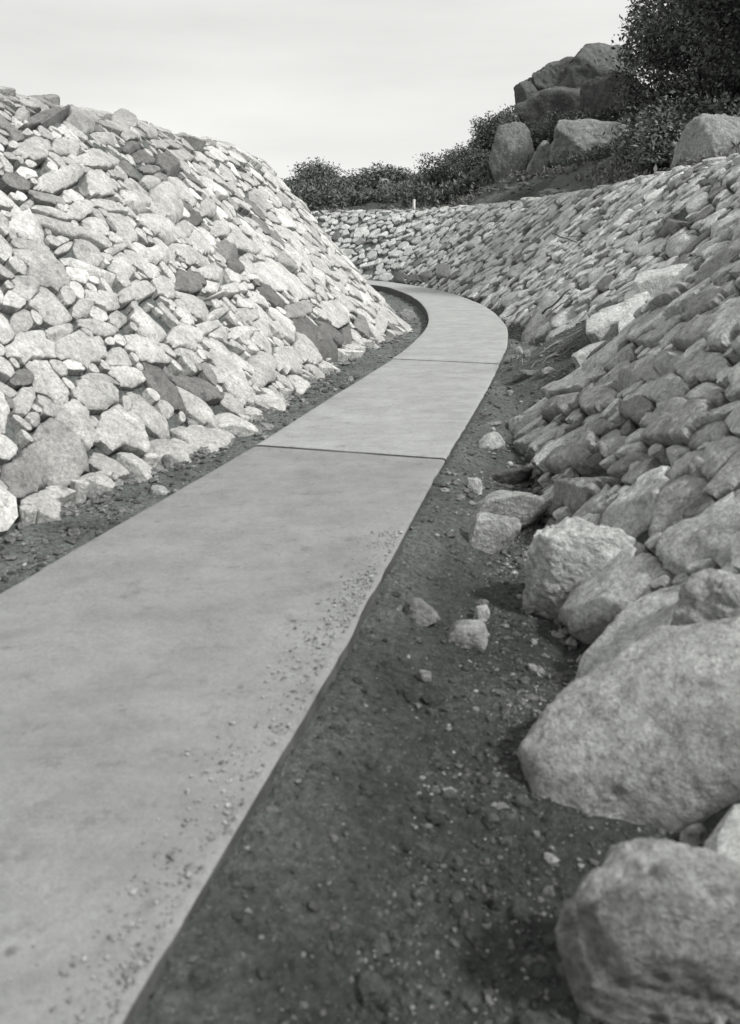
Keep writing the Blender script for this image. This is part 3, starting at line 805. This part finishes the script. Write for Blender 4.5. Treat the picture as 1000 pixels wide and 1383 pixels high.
stick((436, 300), (425, 306), .03, 'short dark post end at the far corner of the bank beyond the bend', lift=.2)
stick((640, 258), (672, 262), .02, 'pale plank on the earth below the low broken rock', mat=M_twig, lift=.05)
for (a, b, l) in (((692, 484), (706, 499), 'dry stalk sloping down in the hollow beside the bend'), ((690, 503), (712, 494), 'dry stalk lying flat left of the earthy stone'), ((689, 509), (702, 504), 'short pale stalk at the left foot of the earthy stone'), ((694, 483), (696, 494), 'upright dry stalk in the hollow')):
    stick(a, b, .006, l, M_twig, lift=.02 if 'upright' not in l else .05, name='dry_stalk')
n = 0
V_, F_, off = [], [], 0
for i in range(170):      # litter of twigs in the crook of the bend and in the hollow
    if i % 3: cx, cy = RNG.uniform(.35, 1.35), RNG.uniform(11.4, 17)
    else: cx, cy = RNG.uniform(1.4, 2.2), RNG.uniform(7.5, 11)
    if sdist(np.array([cx]), np.array([cy]), P_line, P_poly)[0] > -.15: continue
    an = RNG.normal(.3, .7); l = RNG.uniform(.08, .3)
    t = np.linspace(-.5, .5, 4); P = np.stack([cx + t * l * math.cos(an), cy + t * l * math.sin(an) , 0 * t], -1)
    P[:, 1] += RNG.normal(0, .01, 4); P[:, 2] = height(P[:, 0], P[:, 1]) + .012 + RNG.uniform(0, .02)
    V, f = tube(P, .005, .003, 4); V_.append(V); F_ += [tuple(q + off for q in g_) for g_ in f]; off += len(V)
tw = mesh_obj('twig_litter', np.vstack(V_), F_, M_twig); props(tw, 'litter of pale twigs on the soil in the crook of the bend', kind='stuff')

p = hit(560, 291); h_ = 14 / F * p[1]
V, f = tube([p + [0, .3, -.1], p + [0, .3, h_ + .2]], .045, .045, 4)
o = mesh_obj('peg', V, f, M_white, origin=p, smooth=False); props(o, 'short white survey peg at the top of the far bank', 'peg')

# ------------------------------------------------------------------ vegetation
def leaf_cloud(C, rad, n, leaf, seed, flat=.8, shell=.55, droop=0):
    """n leaf blades spread over lobes (centres C, radii rad)"""
    rg = np.random.default_rng(seed)
    w = rad ** 2; li = rg.choice(len(C), n, p=w / w.sum())
    d = rg.standard_normal((n, 3)); d /= np.linalg.norm(d, axis=1)[:, None]
    r = rg.uniform(0, 1, n) ** (1 / 3) * (1 - shell) + shell * rg.uniform(.6, 1.05, n)
    P = C[li] + d * (rad[li] * r)[:, None] * np.array([1, 1, flat])
    # sprigs: pull leaves towards shared sprig points so gaps open between them
    k = max(n // 34, 4); sp = P[rg.integers(0, n, k)]
    si = rg.integers(0, k, n); P = sp[si] + np.clip(rg.standard_normal((n, 3)), -1.5, 1.5) * leaf * 1.6 * rg.uniform(.6, 1.5, k)[si][:, None]
    L = leaf * rg.uniform(.6, 1.4, n)
    u = rg.standard_normal((n, 3)); u[:, 2] = np.abs(u[:, 2]) * .7 + .1 - droop; u /= np.linalg.norm(u, axis=1)[:, None]
    v = np.cross(u, rg.standard_normal((n, 3))); v /= np.linalg.norm(v, axis=1)[:, None] + 1e-9
    a = P; b = P + u * (L * .5)[:, None] + v * (L * .22)[:, None]; c = P + u * L[:, None]; e = P + u * (L * .5)[:, None] - v * (L * .22)[:, None]
    V = np.stack([a, b, c, e], 1).reshape(-1, 3)
    f = np.arange(n * 4).reshape(n, 4)
    tone = np.repeat(rg.uniform(.45, 1.7, k)[si] * rg.uniform(.8, 1.25, n), 4)
    return V, f, tone

def branches(C, base, seed, r0):
    rg = np.random.default_rng(seed); V_, F_, off = [], [], 0
    for c in C:
        m = base + (c - base) * .5 + rg.standard_normal(3) * .12 * np.linalg.norm(c - base)
        P = catmull([base, base * .6 + m * .4 + [0, 0, .05], m, c], 3)
        V, f = tube(P, r0, r0 * .2, 5); V_.append(V); F_ += [tuple(q + off for q in g_) for g_ in f]; off += len(V)
        for q in range(5):
            e = c + rg.standard_normal(3) * .12 * np.linalg.norm(c - base)
            V, f = tube([c * .7 + m * .3, (c + e) / 2 + [0, 0, .03], e], r0 * .3, r0 * .08, 4); V_.append(V); F_ += [tuple(z_ + off for z_ in g_) for g_ in f]; off += len(V)
    return np.vstack(V_), F_

def plant(name, base, w, h, seed, nleaf, leaf, label, cat, mat, lobes=9, trunk=.0, tr=.05, group=None, shell=.55, parts=('crown', 'trunk')):
    rg = np.random.default_rng(seed)
    base = np.asarray(base, float)
    root = empty(name, base); props(root, label, cat, group)
    C = []; rad = []
    for i in range(lobes):
        a = rg.uniform(0, 2 * math.pi); rr = w * .62 * math.sqrt(rg.uniform(0, 1)); zz = trunk + (h - trunk) * (.18 + .64 * rg.uniform(0, 1)) * (1 - .35 * (rr / w) ** 2)
        C.append((rr * math.cos(a), rr * math.sin(a), zz)); rad.append(rg.uniform(.26, .42) * min(w, (h - trunk)) )
    C = np.array(C); rad = np.array(rad)
    V, f, t = leaf_cloud(C, rad, nleaf, leaf, seed + 1, shell=shell)
    k = V.reshape(-1, 4, 3)[:, 0, 2] > .03; f = f[k]
    o = mesh_obj(parts[0], V, f, mat, parent=root, tone=t, smooth=False)
    V, f = branches(C, np.array([0, 0, -.15]), seed + 2, tr)
    mesh_obj(parts[1], V, f, M_bark, parent=root)
    return root
def copy_plant(root, loc, rz, sc, label, group=None):
    c = root.copy(); col.objects.link(c); c.location = loc; c.rotation_euler = (0, 0, rz); c.scale = (sc[0], sc[0], sc[1])
    c['label'] = label
    if group: c['group'] = group
    for ch in root.children:
        d = ch.copy(); col.objects.link(d); d.parent = c
    return c
def ground_at(px, depth):
    """point on the hill at picture column px and distance depth"""
    x = (px - CX) / F * depth * ct
    return np.array([x, depth, float(height(np.array([x]), np.array([depth]), False)[0])])

# trees of the upper right corner
t1 = plant('tree', ground_at(975, 23), 2.9, 5.6, 201, 26000, .13, 'dense dark tree filling the upper right corner beside the outcrop', 'tree', M_leaf, lobes=24, trunk=.9, tr=.09)
t2 = plant('tree', ground_at(1050, 18), 2.4, 5.6, 211, 20000, .12, 'dark tree at the right edge above the smooth pale boulder', 'tree', M_leaf, lobes=22, trunk=.8, tr=.09)
t3 = plant('tree', ground_at(925, 29), 2.9, 6.0, 221, 22000, .15, 'tall dark tree whose branches overhang the topmost slab of the outcrop', 'tree', M_leaf, lobes=20, trunk=1.0, tr=.10)
# bushes
b1 = plant('bush', ground_at(664, 35), .95, 1.9, 231, 4200, .12, 'tall ragged bush on the skyline left of the split boulder', 'bush', M_scrub, lobes=10, trunk=.1, tr=.03, parts=('foliage', 'stem'))
b2 = plant('bush', ground_at(604, 37), 1.6, 1.4, 241, 6000, .12, 'spreading dark bush on the skyline left of the tall ragged one', 'bush', M_scrub, lobes=11, trunk=.05, tr=.03, parts=('foliage', 'stem'))
b3 = plant('bush', ground_at(722, 32), 1.2, .9, 251, 8000, .09, 'low dense bush under the dark rocks of the outcrop, farthest left', 'bush', M_scrub, lobes=12, trunk=.0, tr=.02, parts=('foliage', 'stem'))
sp = [(b3, 762, 31.5, 1.2, (1.2, 1.15), 'low dense bush under the middle rock of the outcrop'),
      (b3, 808, 31.5, 2.2, (1.2, 1.0), 'low dense bush behind the wide flat boulder'),
      (b3, 872, 31, .4, (1.3, 1.7), 'dark bush between the wide flat boulder and the tree'),
      (b3, 905, 17.6, 3.2, (.7, .8), 'dark bush on the slope left of the smooth pale boulder'),
      (b3, 872, 19.5, 4.1, (.45, .5), 'low dark bush on the slope right of the wide flat boulder'),
      (b1, 688, 33.5, 2.0, (.6, .9), 'ragged bush rising behind the split boulder'),
      (b2, 632, 35, 4.4, (.8, .85), 'bush between the tall ragged one and the spreading one'),
      (b2, 570, 40.0, 1.4, (.9, .8), 'leftmost of the larger skyline bushes, above the distant scrub'),
      (b1, 640, 33, 3.0, (.7, .65), 'small bush just behind the low broken rock'),
      (b3, 905, 21.5, 1.9, (1.5, 1.6), 'dark undergrowth bush under the dense tree'),
      (b3, 912, 20.5, 5.0, (.8, 1.3), 'dark undergrowth bush under the left side of the dense tree'),
      (b3, 945, 16.6, 5.6, (1.2, 1.0), 'dark bush just behind the smooth pale boulder')]
for src, px, d, rz, sc, lb in sp: copy_plant(src, ground_at(px, d), rz, sc, lb)
far_l = 'dark scrub bush on the far low skyline beyond the bend'
for i, px in enumerate((352, 376, 398, 418, 440, 462, 486, 508, 530, 548)):
    copy_plant((b2, b3)[i % 2], ground_at(px, 50 + 5 * math.sin(i * 2.1)), i * 1.3, (1.3 + .3 * math.sin(i * 3.3), .95 + .35 * math.sin(i * 5.1)), far_l, 'scrub bushes along the far skyline')

# ground-hugging scrub on the hill: nobody could count it
def scrub(name, n, xr, yr, cond, leaf, hgt, label, seed, mat, tone=(.5, 1.4)):
    rg = np.random.default_rng(seed)
    k = n // 22; x = rg.uniform(*xr, k * 3); y = rg.uniform(*yr, k * 3)
    z, dL, dR = height(x, y, False, True); q = cond(x, y, dR) & (n2(x, y, .45, 3, seed) > -.15)
    x, y, z = x[q][:k], y[q][:k], z[q][:k]
    hh = hgt * (.4 + .9 * (sstep(n2(x, y, .3, 2, 3. + seed), -.6, .7)))
    m = 22; K = len(x)
    P = np.stack([np.repeat(x, m), np.repeat(y, m), np.repeat(z, m)], -1)
    H = np.repeat(hh, m)
    P[:, :2] += rg.standard_normal((K * m, 2)) * .16; P[:, 2] += rg.uniform(0, 1, K * m) * H
    u = rg.standard_normal((K * m, 3)); u[:, 2] = np.abs(u[:, 2]) + .2; u /= np.linalg.norm(u, axis=1)[:, None]
    v = np.cross(u, rg.standard_normal((K * m, 3))); v /= np.linalg.norm(v, axis=1)[:, None]
    L = (leaf * rg.uniform(.6, 1.5, K * m))[:, None]
    V = np.stack([P, P + u * L * .5 + v * L * .2, P + u * L, P + u * L * .5 - v * L * .2], 1).reshape(-1, 3)
    t = np.repeat(np.repeat(rg.uniform(*tone, K), m) * rg.uniform(.8, 1.2, K * m), 4)
    o = mesh_obj(name, V, np.arange(len(V)).reshape(-1, 4), mat, tone=t, smooth=False)
    props(o, label, kind='stuff'); return o
scrub('hill_scrub', 90000, (1.5, 13), (13, 34), lambda x, y, d: (d > 5.2) & (x / y > .09), .10, .45, 'low dark scrub covering the hill among the boulders', 7, M_scrub)
scrub('far_scrub', 90000, (-8, 8), (31, 58), lambda x, y, d: (d > 2.9) & (x / y < .16), .16, .8, 'dark scrub covering the distant slope beyond the bend', 9, M_scrub)
scrub('bank_grass', 22000, (-2, 9), (9, 34), lambda x, y, d: (d > 2.5) & (d < 5.0), .12, .10, 'sparse dry grass on the earth above the right bank', 13, M_dryg)
